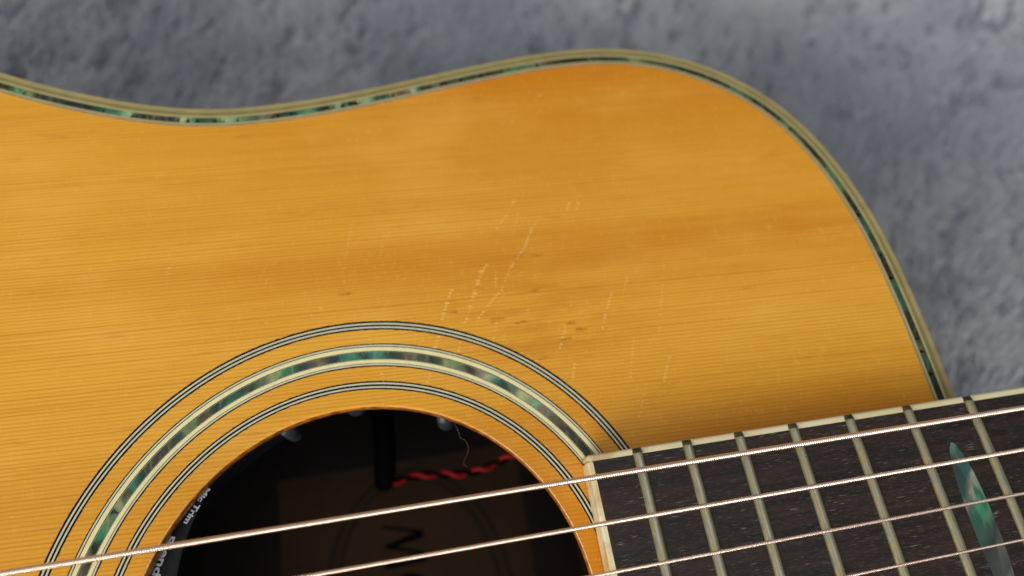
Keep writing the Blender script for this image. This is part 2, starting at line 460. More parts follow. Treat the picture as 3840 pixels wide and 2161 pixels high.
# rosette: three black inlaid rings with white and cream lines and abalone
def ring_part(name, r0, r1):
    o = annulus('rosette_ring', r0, r1, 0.030, 0.5, M_black, None, n=1500, rag=(0.045, 0.045))
    return part(o)
rA = ring_part('outer', 70.70, 73.02)
annulus('white_line', 72.07, 72.49, 0.055, 0.3, M_white, rA)
annulus('white_line', 71.16, 71.56, 0.055, 0.3, M_white, rA)
rM = part(annulus('rosette_ring', 61.14, 67.06, 0.030, 0.5, M_black, None, n=1500, rag=(0.03, 0.03)))
annulus('white_line', 66.38, 66.76, 0.055, 0.3, M_white, rM)
annulus('cream_line', 65.16, 66.15, 0.055, 0.3, M_cream, rM)
annulus('cream_line', 62.02, 62.90, 0.055, 0.3, M_cream, rM)
annulus('white_line', 61.48, 61.86, 0.055, 0.3, M_white, rM)
rC = part(annulus('rosette_ring', 55.38, 57.46, 0.030, 0.5, M_black, None, n=1400, rag=(0.04, 0.04)))
annulus('white_line', 56.67, 57.06, 0.055, 0.3, M_white, rC)
annulus('white_line', 55.76, 56.14, 0.055, 0.3, M_white, rC)
ROS = [(157.1, 'B'), (153.9, 'D'), (150.0, 'G'), (147.4, 'g'), (145.9, 'N'), (144.1, 'S'), (141.7, 'O'), (139.5, 'T'), (137.8, 'k'), (135.4, 'O'),
       (132.6, 'P'), (129.5, 'd'), (127.5, 'k'), (125.2, 'L'), (123.5, 'l'), (121.2, 'B'), (118.3, 'k'), (114.5, 't'), (110.9, 'd'), (107.4, 's'),
       (104.1, 'S'), (101.4, 'G'), (98.8, 'n'), (95.3, 'o'), (91.8, 'n'), (88.3, 'T'), (85.4, 'k'), (82.8, 'T'), (78.9, 'd'), (74.2, 'o'),
       (69.9, 'd'), (64.5, 'L'), (61.3, 'P'), (59.0, 'p'), (56.5, 'M'), (53.1, 'k'), (51.1, 's'), (47.9, 'Y'), (45.1, 'M'), (42.0, 'p'),
       (38.7, 'B'), (34.6, 'P'), (30.4, 'D')]
mids = [a for a, _ in ROS]
ends = [159.0]+[(a+b)/2 for a, b in zip(mids, mids[1:])]+[28.0]
pieces = [(ends[i+1], ends[i], ROS[i][1]) for i in range(len(ROS))]
a = 28.0
while a > -201.0:
    b = max(-201.0, a-random.uniform(4.5, 9.0))
    pieces.append((b, a, random.choice('BDGgNSOTkPdLsto'))); a = b
skw = [0.0]+[random.uniform(-1.4, 1.4) for _ in pieces]
for q_, (b, a, c) in enumerate(pieces):
    n_ = max(6, int((a-b)*2))
    o = annulus('pearl_piece', 63.14, 64.88, 0.060+random.uniform(0, 0.02), 0.3, M_pearl, rM, b, a, n=n_, skew=(skw[q_+1], skw[q_]))
    lo_ = pieces[q_+1][2] if q_+1 < len(pieces) else c; hi_ = pieces[q_-1][2] if q_ else c
    shell_colour(o, n_+1, PAL[lo_], PAL[c], PAL[hi_])
for r in (63.05, 64.92):
    annulus('glue_line', r-0.030, r+0.035, 0.045, 0.2, M_white, rM, n=720)

# pale strips painting the highlight line onto the sound hole rim
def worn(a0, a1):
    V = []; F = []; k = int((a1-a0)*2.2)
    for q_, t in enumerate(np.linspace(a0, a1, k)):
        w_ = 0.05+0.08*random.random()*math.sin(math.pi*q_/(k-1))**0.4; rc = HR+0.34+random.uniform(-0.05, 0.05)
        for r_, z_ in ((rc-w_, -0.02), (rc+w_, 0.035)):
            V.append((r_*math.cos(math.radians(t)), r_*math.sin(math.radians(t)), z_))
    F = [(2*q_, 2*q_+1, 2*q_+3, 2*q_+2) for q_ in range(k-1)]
    we = mesh_obj('rim_highlight', V, F, M_chip_glint); we.parent = top
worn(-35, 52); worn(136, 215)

# body binding: cream strip, lines and abalone
bind = part(ring_strip('binding', 0.0, 1.25, 0.045, 6.0, M_bindo, None))
def sub(o, parent): o.parent = parent; return o
sub(ring_strip('binding_strip', 1.25, 2.35, 0.030, 1.5, M_bindi, None), bind)
sub(ring_strip('binding_strip', 2.35, 2.90, 0.040, 1.5, M_bindl, None), bind)
sub(ring_strip('black_line', 2.90, 4.75, 0.020, 1.5, M_black, None), bind)
sub(ring_strip('binding_strip', 4.72, 5.30, 0.040, 1.5, M_bindl, None), bind)
sub(ring_strip('black_line', 5.30, 5.75, 0.025, 1.5, plain('purfling_grey', (0.16, 0.17, 0.12), 0.4), None), bind)
BND = [(-87, 159, 'D'), (-83, 157, 'G'), (-80, 155, 'l'), (-77, 154, 'D'), (-74, 152, 'o'), (-72, 152, 'N'), (-58, 146, 'G'), (-54, 145, 'M'),
       (-50, 143, 'D'), (-46, 142, 'o'), (-45, 142, 'N'), (-38, 140, 'Y'), (-36, 140, 'T'), (-34, 139, 'k'), (-29, 138, 'O'), (-28, 138, 'Y'),
       (-26, 138, 'M'), (-22, 138, 'g'), (-17, 138, 'p'), (-13, 138, 'D'), (-11, 138, 'k'), (-8, 138, 'N'), (-6, 138, 'G'), (0, 139, 'D'),
       (4, 139, 'M'), (7, 139, 'D'), (11, 140, 'Y'), (12, 140, 'M'), (15, 140, 'k'), (20, 141, 'l'), (21, 141, 'B'), (26, 142, 'M'),
       (28, 142, 'D'), (32, 142, 'p'), (35, 143, 'D'), (37, 143, 'O'), (41, 144, 'g'), (43, 144, 'D'), (54, 145, 'g'), (55, 145, 'B'),
       (65, 146, 'p'), (67, 146, 'D'), (80, 146, 'd'), (86, 146, 'P'), (88, 146, 'k'), (93, 145, 'l'), (96, 144, 'O'), (109, 139, 'D'),
       (122, 131, 'g'), (126, 128, 'O'), (129, 125, 'd'), (131, 122, 'D'), (134, 118, 'g'), (137, 114, 'O'), (140, 108, 'D'), (143, 101, 'k')]
mid = off(3.8)
def nearest(x, y): return int(np.argmin((mid[:, 0]-x)**2+(mid[:, 1]-y)**2))
ks = [(nearest(x, y), c) for x, y, c in BND]
# outline index grows from the neck (x=152) over the bass side: indices fall as x rises, so order them
ks = sorted(ks, key=lambda q: q[0])
i_neck = nearest(150, 29)
segs = []
first = ks[0][0]
cur = i_neck
alt = ['D', 'k', 'O', 'D', 't', 'D', 'O', 'k', 'D', 'g', 'D', 'O']
q = 0
while cur < first-4:
    nx = min(first, cur+random.randint(3, 8)); segs.append((cur, nx, alt[q % len(alt)])); cur = nx; q += 1
for n_, (k_, c_) in enumerate(ks):
    prev = cur
    if k_ <= prev: continue
    segs.append((prev, k_, c_)); cur = k_
i_end = nearest(-346, 30)
while cur < i_end:
    nx = cur+random.randint(3, 9); segs.append((cur, nx, random.choice('DGgNOTkPdLM'))); cur = nx
for q_, (s0, s1, c) in enumerate(segs):
    if s1-s0 < 1: continue
    o = sub(ring_strip('pearl_piece', 3.02, 4.60, 0.055, 1.0, M_pearl, None, idx=np.arange(s0, s1+1), cut=random.uniform(-0.9, 0.9)), bind)
    shell_colour(o, s1-s0+1, PAL[segs[max(0, q_-1)][2]], PAL[c], PAL[segs[min(len(segs)-1, q_+1)][2]])
tre = sub(ring_strip('pearl_strip', 3.02, 4.60, 0.055, 1.0, M_pearl, None, idx=np.arange(cur+1, NO+i_neck-1)), bind)
shell_colour(tre, len(tre.data.vertices)//4, PAL['k'], PAL['O'], PAL['k'])

# ribs, back, lining and braces
n = NO; inner = off(2.2); ou = off(0.15)
V = np.vstack([np.c_[ou, np.full(n, -6.0)], np.c_[ou, np.full(n, -103.0)], np.c_[inner, np.full(n, -3.2)], np.c_[inner, np.full(n, -99.8)]])
i = np.arange(n); j = (i+1) % n
F = np.vstack([np.c_[i, j, n+j, n+i], np.c_[2*n+i, 3*n+i, 3*n+j, 2*n+j], np.c_[i, 2*n+i, 2*n+j, j], np.c_[n+i, n+j, 3*n+j, 3*n+i]])
rib = fast_mesh('side_rib', V, F, M_rib); rib.data.materials.append(M_in)
mi = np.zeros(4*n, dtype=np.int32); mi[n:2*n] = 1; rib.data.polygons.foreach_set('material_index', mi)
part(rib)
bk = np.vstack([np.c_[off(0.3), np.full(n, -100.0)], [[0, 0, -100.0]], np.c_[off(0.3), np.full(n, -103.6)], [[0, 0, -103.6]]])
F = [(int(a), int(b), n) for a, b in zip(i, j)]+[(int(b)+n+1, int(a)+n+1, 2*n+1) for a, b in zip(i, j)]+[(int(a), int(a)+n+1, int(b)+n+1, int(b)) for a, b in zip(i, j)]
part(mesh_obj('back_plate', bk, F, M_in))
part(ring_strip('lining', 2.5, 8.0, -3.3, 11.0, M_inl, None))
def box(name, x0, x1, y0, y1, z0, z1, mat, parent=None, bev=0.0, rot=0.0):
    bm = bmesh.new(); bmesh.ops.create_cube(bm, size=1.0)
    for v in bm.verts:
        v.co = Vector(((x1-x0)*v.co.x, (y1-y0)*v.co.y, (z1-z0)*v.co.z))
    if bev: bmesh.ops.bevel(bm, geom=list(bm.edges), offset=bev, segments=3, profile=0.6, affect='EDGES')
    c = Vector(((x0+x1)/2, (y0+y1)/2, (z0+z1)/2)); R = Matrix.Rotation(rot, 3, 'Z')
    for v in bm.verts: v.co = (R @ v.co + c)*MM
    me = bpy.data.meshes.new(name); bm.to_mesh(me); bm.free()
    if mat: me.materials.append(mat)
    o = bpy.data.objects.new(name, me); COL.objects.link(o)
    if parent: o.parent = parent
    return o
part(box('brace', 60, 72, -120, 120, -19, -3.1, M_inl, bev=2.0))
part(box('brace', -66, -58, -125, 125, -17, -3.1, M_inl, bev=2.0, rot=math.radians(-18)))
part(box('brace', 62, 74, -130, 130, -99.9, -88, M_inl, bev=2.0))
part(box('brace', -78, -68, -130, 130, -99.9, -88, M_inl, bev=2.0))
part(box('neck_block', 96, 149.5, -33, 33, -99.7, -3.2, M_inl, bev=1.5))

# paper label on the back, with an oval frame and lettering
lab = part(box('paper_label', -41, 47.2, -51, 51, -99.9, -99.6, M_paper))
def oval(a, b, wd, mat):
    t = np.linspace(0, 2*math.pi, 97)[:-1]; k = len(t)
    V = np.vstack([np.c_[5.5+a*np.cos(t), b*np.sin(t), np.full(k, -99.52)], np.c_[5.5+(a-wd)*np.cos(t), (b-wd)*np.sin(t), np.full(k, -99.52)],
                   np.c_[5.5+a*np.cos(t), b*np.sin(t), np.full(k, -99.65)], np.c_[5.5+(a-wd)*np.cos(t), (b-wd)*np.sin(t), np.full(k, -99.65)]])
    i = np.arange(k); j = (i+1) % k
    F = np.vstack([np.c_[i, j, k+j, k+i], np.c_[i, 2*k+i, 2*k+j, j], np.c_[k+i, k+j, 3*k+j, 3*k+i]])
    o = fast_mesh('oval_frame', V, F, mat); o.parent = lab
oval(33.5, 47.5, 1.7, M_inkb); oval(29.8, 45.0, 1.7, M_inkb)

def text_mesh(name, body, size, mat, depth=0.02, bold=0.0, spacing=1.0):
    cu = bpy.data.curves.new(name, 'FONT'); cu.body = body; cu.size = size*MM; cu.extrude = depth*MM
    cu.offset = bold*MM; cu.space_character = spacing; cu.resolution_u = 3
    tmp = bpy.data.objects.new(name+'_tmp', cu); COL.objects.link(tmp)
    bpy.context.view_layer.update()
    me = bpy.data.meshes.new_from_object(tmp.evaluated_get(bpy.context.evaluated_depsgraph_get()))
    bpy.data.objects.remove(tmp); bpy.data.curves.remove(cu)
    me.name = name; me.materials.clear(); me.materials.append(mat)
    o = bpy.data.objects.new(name, me); COL.objects.link(o)
    return o
def stroke(V, F, a, b, wa, wb):
    d = np.array(b)-np.array(a); d = d/np.hypot(*d); n_ = np.array([-d[1], d[0]]); b0 = len(V)
    for z_ in (-99.5, -99.65):
        for p_, w_, sg_ in ((a, wa, 1), (a, wa, -1), (b, wb, -1), (b, wb, 1)): V.append((p_[0]+n_[0]*w_*sg_/2, p_[1]+n_[1]*w_*sg_/2, z_))
    F += [(b0, b0+1, b0+2, b0+3)]+[(b0+q_, b0+4+q_, b0+4+(q_+1) % 4, b0+(q_+1) % 4) for q_ in range(4)]
# the two visible capitals, M and the start of an O, reading down the label with their tops to the neck
V = []; F = []
stroke(V, F, (-5.2, 28.6), (9.2, 24.6), 1.0, 1.1); stroke(V, F, (9.2, 24.0), (-4.4, 21.6), 2.8, 1.6)
stroke(V, F, (-4.6, 21.8), (9.2, 17.2), 1.2, 1.0); stroke(V, F, (9.4, 15.9), (-5.6, 15.6), 2.9, 2.9)
mesh_obj('lettering', V, F, M_ink, lab)
V = []; k_ = 40
for z_ in (-99.5, -99.65):
    for a_, b_ in ((7.2, 6.2), (5.6, 3.6)):
        V += [(2.2+a_*math.cos(t), 5.4+b_*math.sin(t), z_) for t in np.linspace(0, 2*math.pi, k_, endpoint=False)]
F = [(i_, (i_+1) % k_, k_+(i_+1) % k_, k_+i_) for i_ in range(k_)]+[(i_, 2*k_+i_, 2*k_+(i_+1) % k_, (i_+1) % k_) for i_ in range(k_)]
mesh_obj('lettering', V, F, M_ink, lab)

# fretboard ---------------------------------------------------------------
XS, LS = -137.21, 645.0
def fx(nf): return XS+LS*2**(-nf/12)
def hw(x): return 30.87-0.01530*x             # half width to the outside of the binding
ZE, ZC = 7.10, 7.60
def ztop(y, x=60.0):
    h = hw(x); return ZC-(ZC-ZE)*(y/h)**2
X0, X1 = 53.9, 507.0
BW = 1.55
xs_ = np.r_[X0+1.3, np.linspace(60, X1, 90)]
ys_ = np.linspace(-1, 1, 25)
V = []; 
for x in xs_:
    for s in ys_:
        y = s*(hw(x)-BW); V.append((x, y, ztop(y, x)))
for x in xs_:
    for s in ys_: V.append((x, s*(hw(x)-BW), 0.06))
nx, ny = len(xs_), len(ys_); F = []
for a_ in range(nx-1):
    for b_ in range(ny-1):
        q_ = a_*ny+b_; F.append((q_, q_+ny, q_+ny+1, q_+1)); m_ = q_+nx*ny; F.append((m_, m_+1, m_+ny+1, m_+ny))
for a_ in range(nx-1):
    for b_, s_ in ((0, 1), (ny-1, -1)):
        q_ = a_*ny+b_; f_ = (q_, q_+nx*ny, q_+ny+nx*ny, q_+ny); F.append(f_ if s_ == 1 else f_[::-1])
for b_ in range(ny-1):
    F.append((b_, b_+1, b_+1+nx*ny, b_+nx*ny)); q_ = (nx-1)*ny+b_; F.append((q_+1, q_, q_+nx*ny, q_+1+nx*ny))
fb = part(mesh_obj('fretboard', V, F, M_rose))

def sweep(name, path, prof, mat, parent, closed_prof=True, smooth=True, frames=None):
    """prof points (side, up) swept along path with constant up; side given per station"""
    V = []; n = len(prof)
    for pnt, side, up in path:
        for a_, b_ in prof: V.append(tuple(np.array(pnt)+np.array(side)*a_+np.array(up)*b_))
    F = []
    for k_ in range(len(path)-1):
        for i_ in range(n):
            j_ = (i_+1) % n; F.append((k_*n+i_, k_*n+j_, (k_+1)*n+j_, (k_+1)*n+i_))
    F.append(tuple(range(n))[::-1]); F.append(tuple((len(path)-1)*n+i_ for i_ in range(n)))
    o = mesh_obj(name, V, F, mat, parent, smooth=smooth)
    bm = bmesh.new(); bm.from_mesh(o.data); bmesh.ops.recalc_face_normals(bm, faces=bm.faces)
    for e in bm.edges:
        if len(e.link_faces) == 2 and e.calc_face_angle(0) > 0.7: e.smooth = False
    bm.to_mesh(o.data); bm.free()
    return o
# side binding (bass and treble): profile side = outward, up
def rprof(wd, h, r, k=5):
    pts = [(-wd, 0.0), (-wd, h)]
    for t in np.linspace(0, math.pi/2, k): pts.append((-r+r*math.sin(t), h-r+r*math.cos(t)))
    pts.append((0.0, 0.0)); return pts
for s in (1, -1):
    path = []
    for x in np.r_[X0+0.85, np.linspace(70, X1, 40)]:
        path.append(((x, s*hw(x), 0.05), (0, s, 0), (0, 0, 1)))
    # rounded corner at the end of the board
    o = sweep('binding', path, rprof(BW, ZE-0.03, 0.55), M_fbind, fb)
    cp = []
    for t in np.linspace(0, math.pi/2, 6):
        cx_, cy_ = X0+0.85, s*(hw(X0)-0.85)
        d_ = (-math.sin(t), s*math.cos(t), 0)
        cp.append(((cx_+0.85*d_[0], cy_+0.85*d_[1], 0.05), d_, (0, 0, 1)))
    sweep('binding_corner', cp, [(a_, b_) for a_, b_ in rprof(0.85, ZE-0.03, 0.45)], M_fbind, fb)
# small infill behind the corner and the end strip
path = []
for y in np.linspace(-(hw(X0)-1.75), hw(X0)-1.75, 25):
    path.append(((X0, y, 0.05+(ztop(y, X0)-ZE)), (-1, 0, 0), (0, 0, 1)))
sweep('end_binding', path, rprof(1.32, ZE-0.03, 0.50), M_fbind, fb)
for s in (1, -1):
    box('binding_infill', X0+0.4, X0+1.6, s*(hw(X0)-1.2)-0.62, s*(hw(X0)-1.2)+0.62, 0.2, ZE-0.035, M_fbind, fb)

# frets: crown profile with bevelled, tarnished ends
CW, CH = 1.16, 0.92
def fret(nf):
    x = fx(nf); h = hw(x); st = []
    ysl = np.r_[-h+0.12, -h+0.45, -h+0.85, -h+1.3, np.linspace(-h+2.2, h-2.2, 22), h-1.3, h-0.85, h-0.45, h-0.12]
    prof = [(math.cos(t)*CW, min(math.sin(t), 0.93)) for t in np.linspace(0, math.pi, 13)]
    V = []; n_ = len(prof)+1
    for y in ysl:
        e = h-abs(y)
        k_ = min(1.0, 0.12+e/1.35) if e < 1.3 else 1.0
        zb = ztop(y, x)-0.02 if e > BW else ZE-0.02+(ztop(h-BW, x)-ZE)*0
        zb = ztop(y, x)-0.02
        for a_, b_ in prof: V.append((x+a_*(0.86+0.14*k_), y, zb+b_**0.8*CH*k_ if b_ > 1e-6 else zb))
        V.append((x, y, zb-0.1))
    F = []
    for s_ in range(len(ysl)-1):
        for i_ in range(n_):
            j_ = (i_+1) % n_; F.append((s_*n_+i_, s_*n_+j_, (s_+1)*n_+j_, (s_+1)*n_+i_))
    F.append(tuple(range(n_))); F.append(tuple((len(ysl)-1)*n_+i_ for i_ in range(n_))[::-1])
    o = mesh_obj('fret', V, F, M_fret, fb, smooth=True)
    o.data.materials.append(M_frend); o.data.materials.append(M_crown)
    for i_, p_ in enumerate(o.data.polygons):
        s_ = i_//n_
        if s_ <= 2 or s_ >= len(ysl)-4: p_.material_index = 1
        elif 5 <= i_ % n_ <= 6: p_.material_index = 2
    bm = bmesh.new(); bm.from_mesh(o.data); bmesh.ops.recalc_face_normals(bm, faces=bm.faces); bm.to_mesh(o.data); bm.free()
for nf in range(20, 0, -1): fret(nf)

# long pointed abalone inlay between the 14th and 15th frets, set in five pieces
def inlay_edge(y):
    s = min(1.0, abs(y)/18.5); return 2.9*(1-s**2.6)**0.62+0.02
V = []; yy = np.linspace(18.4, -18.4, 49); cxx = 141.6
for lvl in (0.035, -0.3):
    for y in yy:
        e_ = inlay_edge(y); V += [(cxx-e_, y, ztop(y, 142)+lvl), (cxx+e_, y, ztop(y, 142)+lvl)]
F = []
for q_ in range(48):
    F += [(2*q_, 2*q_+1, 2*q_+3, 2*q_+2), (98+2*q_, 98+2*q_+2, 98+2*q_+3, 98+2*q_+1), (2*q_, 2*q_+2, 98+2*q_+2, 98+2*q_), (2*q_+1, 98+2*q_+1, 98+2*q_+3, 2*q_+3)]
F += [(0, 98, 99, 1), (96, 97, 195, 194)]
def inlay_mat():
    t = NT('abalone_inlay'); co, (x, y, z) = t.objco()
    wv = t.math('ADD', y, t.math('ADD', t.math('MULTIPLY', t.math('SUBTRACT', x, 141.6), -1.1), t.math('MULTIPLY', t.noise(co, 170.0, 2.0), 5.0)))
    cr = t.N('ShaderNodeValToRGB'); t.l.new(t.math('DIVIDE', t.math('ADD', wv, 19.0), 43.0, clamp=True), cr.inputs[0])
    el = cr.color_ramp.elements
    stops = [(0.0, (0.07, 0.10, 0.08)), (0.10, (0.04, 0.055, 0.05)), (0.17, (0.17, 0.17, 0.12)), (0.23, (0.05, 0.065, 0.06)), (0.33, (0.10, 0.105, 0.08)), (0.40, (0.035, 0.045, 0.045)), (0.47, (0.08, 0.22, 0.12)), (0.54, (0.03, 0.24, 0.12)),
             (0.62, (0.10, 0.26, 0.17)), (0.68, (0.34, 0.36, 0.28)), (0.72, (0.04, 0.13, 0.12)), (0.80, (0.03, 0.10, 0.09)), (0.87, (0.06, 0.14, 0.11)), (0.93, (0.17, 0.33, 0.22)), (1.0, (0.2, 0.3, 0.2))]
    el[0].position = 0.0; el[0].color = c4(*stops[0][1]); el[1].position = 1.0; el[1].color = c4(*stops[-1][1])
    for p_, c_ in stops[1:-1]:
        e = el.new(p_); e.color = c4(*c_)
    side = t.math('ADD', t.noise(t.xyz(t.math('MULTIPLY', x, 0.5), t.math('MULTIPLY', y, 0.13), 3.0), 1.0, 2.0), t.math('MULTIPLY', t.math('SUBTRACT', 141.9, x), 0.085))
    t.set(color=t.mix(t.step(side, 0.40, 0.62, 0.05, 0.70), t.mix(1.0, cr.outputs[0], c4(0.95, 0.90, 0.88), 'MULTIPLY'), c4(0.022, 0.034, 0.034)), rough=0.4, spec=0.3)
    return t.m
mesh_obj('inlay', V, F, inlay_mat(), fb)
for nf_ in (12, 9, 7, 5, 3):
    xm = (fx(nf_)+fx(nf_-1))/2
    V = [(xm+3*math.cos(t), 3*math.sin(t), ZC+0.03) for t in np.linspace(0, 2*math.pi, 25)[:-1]]+[(xm+3*math.cos(t), 3*math.sin(t), ZC-0.3) for t in np.linspace(0, 2*math.pi, 25)[:-1]]
    o = mesh_obj('inlay_dot', V, [tuple(range(24))]+[(i_, 24+i_, 24+(i_+1) % 24, (i_+1) % 24) for i_ in range(24)], M_pearl, fb); shell_colour(o, 12, PAL['T'], PAL['M'], PAL['G'])

# neck shaft, nut, bridge, saddle, pins
path = []
for x in np.linspace(153.2, 520, 20): path.append(((x, 0, 0.0), (0, (hw(x)-0.2)/26.0, 0), (0, 0, 1)))
part(sweep('neck', path, [(26*math.cos(t), -0.02+18*min(0, math.sin(t))) for t in np.linspace(math.pi, 2*math.pi, 15)], M_neck, None))
part(box('nut', 507.0, 511.5, -22.6, 22.6, 0.1, 9.5, M_bone, bev=0.5))
br = part(box('bridge', -152, -124, -78, 78, 0.1, 9.0, M_ebony, bev=2.5))
box('saddle', XS-1.4, XS+1.4, -36, 36, 8.8, 14.4, M_bone, br, bev=0.6)

# ------------------------------------------------------------------ strings
def zs(x): return 15.35+(8.631-15.35)*(x-XS)/LS
def ysr(i, x): return 27.0-10.8*i+((18.2-7.28*i)-(27.0-10.8*i))*(x-XS)/LS
gauge = [(1.35, 0.51), (1.07, 0.37), (0.82, 0.28), (0.62, 0.20), (0.42, 0), (0.31, 0)]
slab = ['thickest wound bronze string, the upper one', 'second wound bronze string', 'third wound bronze string', 'thin wound bronze string', None, None]
for i_, (dia, pitch) in enumerate(gauge):
    R0 = dia/2
    segs_ = []
    xa, xb = XS, 507.0
    if pitch:
        vis0, vis1 = -128.0, 290.0
        per = 6 if i_ < 2 else 4
        xf = np.arange(vis0, vis1, pitch/per)
        xx = np.r_[np.linspace(xa, vis0, 12)[:-1], xf, np.linspace(vis1, xb, 30)]
        na = 18 if i_ < 2 else 12
    else:
        xx = np.linspace(xa, xb, 40); na = 12
    th = np.linspace(0, 2*math.pi, na, endpoint=False)
    X, T = np.meshgrid(xx, th, indexing='ij')
    rr = np.full_like(X, R0)
    if pitch:
        phs = (X/pitch-T/(2*math.pi)) % 1.0
        vis = ((X > vis0-0.01) & (X < vis1))
        rr = R0-np.where(vis, (1-np.sqrt(np.clip(1-(2*phs-1)**2*1.0, 0, 1)))*pitch*0.60, pitch*0.12)
    yc = ysr(i_, X); zc = zs(X)+0.0
    V = np.stack([X, yc+rr*np.cos(T), zc+rr*np.sin(T)], -1).reshape(-1, 3)
    nn = len(xx); I = np.arange(nn-1)[:, None]*na; Jn = np.arange(na)[None, :]; J2 = (Jn+1) % na
    F = np.stack([I+Jn, I+J2, I+na+J2, I+na+Jn], -1).reshape(-1, 4)
    o = fast_mesh('string', V, F, M_bronze if pitch else M_steel, None, smooth=True)
    if slab[i_]: o['label'] = slab[i_]
    part(o)
for i_ in range(6):
    y = 27.0-10.8*i_
    bm = bmesh.new(); bmesh.ops.create_uvsphere(bm, u_segments=14, v_segments=8, radius=3.0*MM)
    for v in bm.verts: v.co = v.co+Vector((-146*MM, y*MM, 10.6*MM))
    me = bpy.data.meshes.new('bridge_pin'); bm.to_mesh(me); bm.free(); me.materials.append(M_bone)
    o = bpy.data.objects.new('bridge_pin', me); COL.objects.link(o); o.parent = br

# ------------------------------------------------------------------ wear on the top: pick scratches, dings, chips (thin real marks)
SCR = [(1, [(51.3, 103.3), (49.0, 99.8), (47.0, 97.0), (43.6, 93.3)]), (1, [(55.0, 94.3), (53.1, 91.9), (50.6, 87.1), (47.2, 83.7), (44.0, 79.2), (42.6, 76.7)]),
       (2, [(39.7, 83.6), (38.3, 82.3), (36.5, 79.1), (34.4, 74.6), (32.6, 70.4), (31.6, 68.6)]), (1, [(41.7, 81.4), (40.9, 76.6)]),
       (1, [(42.5, 76.0), (39.1, 73.3), (36.2, 70.3), (34.1, 68.2)]), (2, [(29.6, 78.1), (27.9, 74.8), (25.8, 70.0)]), (2, [(24.4, 66.0), (23.2, 63.0)]),
       (1, [(21.0, 56.8), (20.1, 54.5)]), (1, [(29.8, 64.4), (28.8, 61.0)]), (1, [(71.0, 71.1), (68.4, 66.0), (66.0, 60.9)]),
       (0, [(87.7, 79.2), (84.5, 69.6), (81.5, 60.3), (78.8, 51.7)]), (1, [(39.5, 67.4), (38.1, 63.1)]), (0, [(41.0, 63.7), (40.3, 61.7)]),
       (0, [(5.8, 100.8), (3.6, 91.7), (2.2, 83.6)]), (0, [(73.9, 57.9), (70.5, 47.8)]), (1, [(81.9, 51.6), (78.6, 45.5)]), (1, [(56.8, 63.4), (54.4, 58.1)]),
       (1, [(57.3, 53.7), (55.6, 48.8)]), (1, [(65.2, 98.8), (64.1, 96.9)]), (1, [(67.8, 98.4), (66.6, 96.5)]), (0, [(51.4, 99.1), (47.8, 91.1)]),
       (0, [(76.2, 74.7), (71.8, 65.5)]), (0, [(74.1, 45.5), (70.4, 37.7)]),
       (0, [(60, 70), (57, 62)]), (0, [(33, 62.8), (31, 60)])]
DING = [(47.8, 85.1), (53.1, 84.3), (2.7, 81.1), (39.6, 67.9), (45.6, 66.4), (60.1, 62.0), (56.2, 60.1), (49.9, 56.3), (28.2, 72.0), (58.0, 64.1), (50.5, 74.4)]
CHIP = [(60.9, 136.6), (63.8, 135.1), (-41.0, 94.8), (-17.6, 76.2), (9.4, 58.5), (-6.5, 76.5), (-4.0, 78.0), (25.0, 58.9), (-12.9, 50.2)]
def lens(cx_, cy_, a_, b_, ang_, z=0.012, k=8, jit=0.12):
    p_ = []; z = z+random.uniform(-0.004, 0.006)
    for t in np.linspace(0, 2*math.pi, k, endpoint=False):
        r_ = 1+random.uniform(-jit, jit); u_, v_ = a_*r_*math.cos(t), b_*r_*math.sin(t)
        p_.append((cx_+u_*math.cos(ang_)-v_*math.sin(ang_), cy_+u_*math.sin(ang_)+v_*math.cos(ang_), z))
    return p_
def marks(name, shapes, mat, z0=0.004, label=None):
    V = []; F = []
    for s_ in shapes:
        b_ = len(V); n_ = len(s_); V += s_; V += [(x, y, z-0.006) for x, y, z in s_]
        F.append(tuple(range(b_, b_+n_))); F += [(b_+(q_+1) % n_, b_+q_, b_+n_+q_, b_+n_+(q_+1) % n_) for q_ in range(n_)]
    o = mesh_obj(name, V, F, mat); o.parent = top; tag(o, kind='stuff')
    if label: o['label'] = label
    return o
strong, faint = [], []
for lv, P_ in SCR:
    P_ = np.array(P_); s_ = np.r_[0, np.cumsum(np.hypot(*np.diff(P_, axis=0).T))]
    t = 0.2
    while t < s_[-1]:
        x = np.interp(t, s_, P_[:, 0]); y = np.interp(t, s_, P_[:, 1])
        if random.random() > (0.35 if lv == 0 else 0.12):
            sh = lens(x+random.uniform(-.12, .12), y, (0.58 if lv == 2 else 0.36)*random.uniform(.6, 1.25), (0.33 if lv == 2 else 0.28)*random.uniform(.7, 1.2), math.radians(-3+random.uniform(-14, 14)))
            r_ = math.hypot(x, y)
            if not (70.3 < r_ < 73.2 or 60.9 < r_ < 67.3 or 55.2 < r_ < 57.6): (faint if lv == 0 or random.random() < .25 else strong).append(sh)
        t += random.uniform(0.80, 1.05)
marks('scratch_marks', strong, M_scr, label='pale dashed pick scratches across the grain')
for _ in range(260):        # light nicks scattered over the picking area
    r_ = random.uniform(52.5, 96); t_ = math.radians(random.uniform(28, 84)); x, y = r_*math.cos(t_), r_*math.sin(t_)
    if (70.3 < r_ < 73.2 or 60.9 < r_ < 67.3 or 55.2 < r_ < 57.6 or y < 32): continue
    faint.append(lens(x, y, random.uniform(.2, .55), random.uniform(.1, .2), math.radians(-3+random.uniform(-16, 16))))
marks('scratch_marks', faint, M_scr0)
marks('chips', [lens(x, y, random.uniform(.25, .6), random.uniform(.10, .22), random.uniform(-.6, .6), jit=.35) for x, y in CHIP], M_chip_glint)
dsh = []
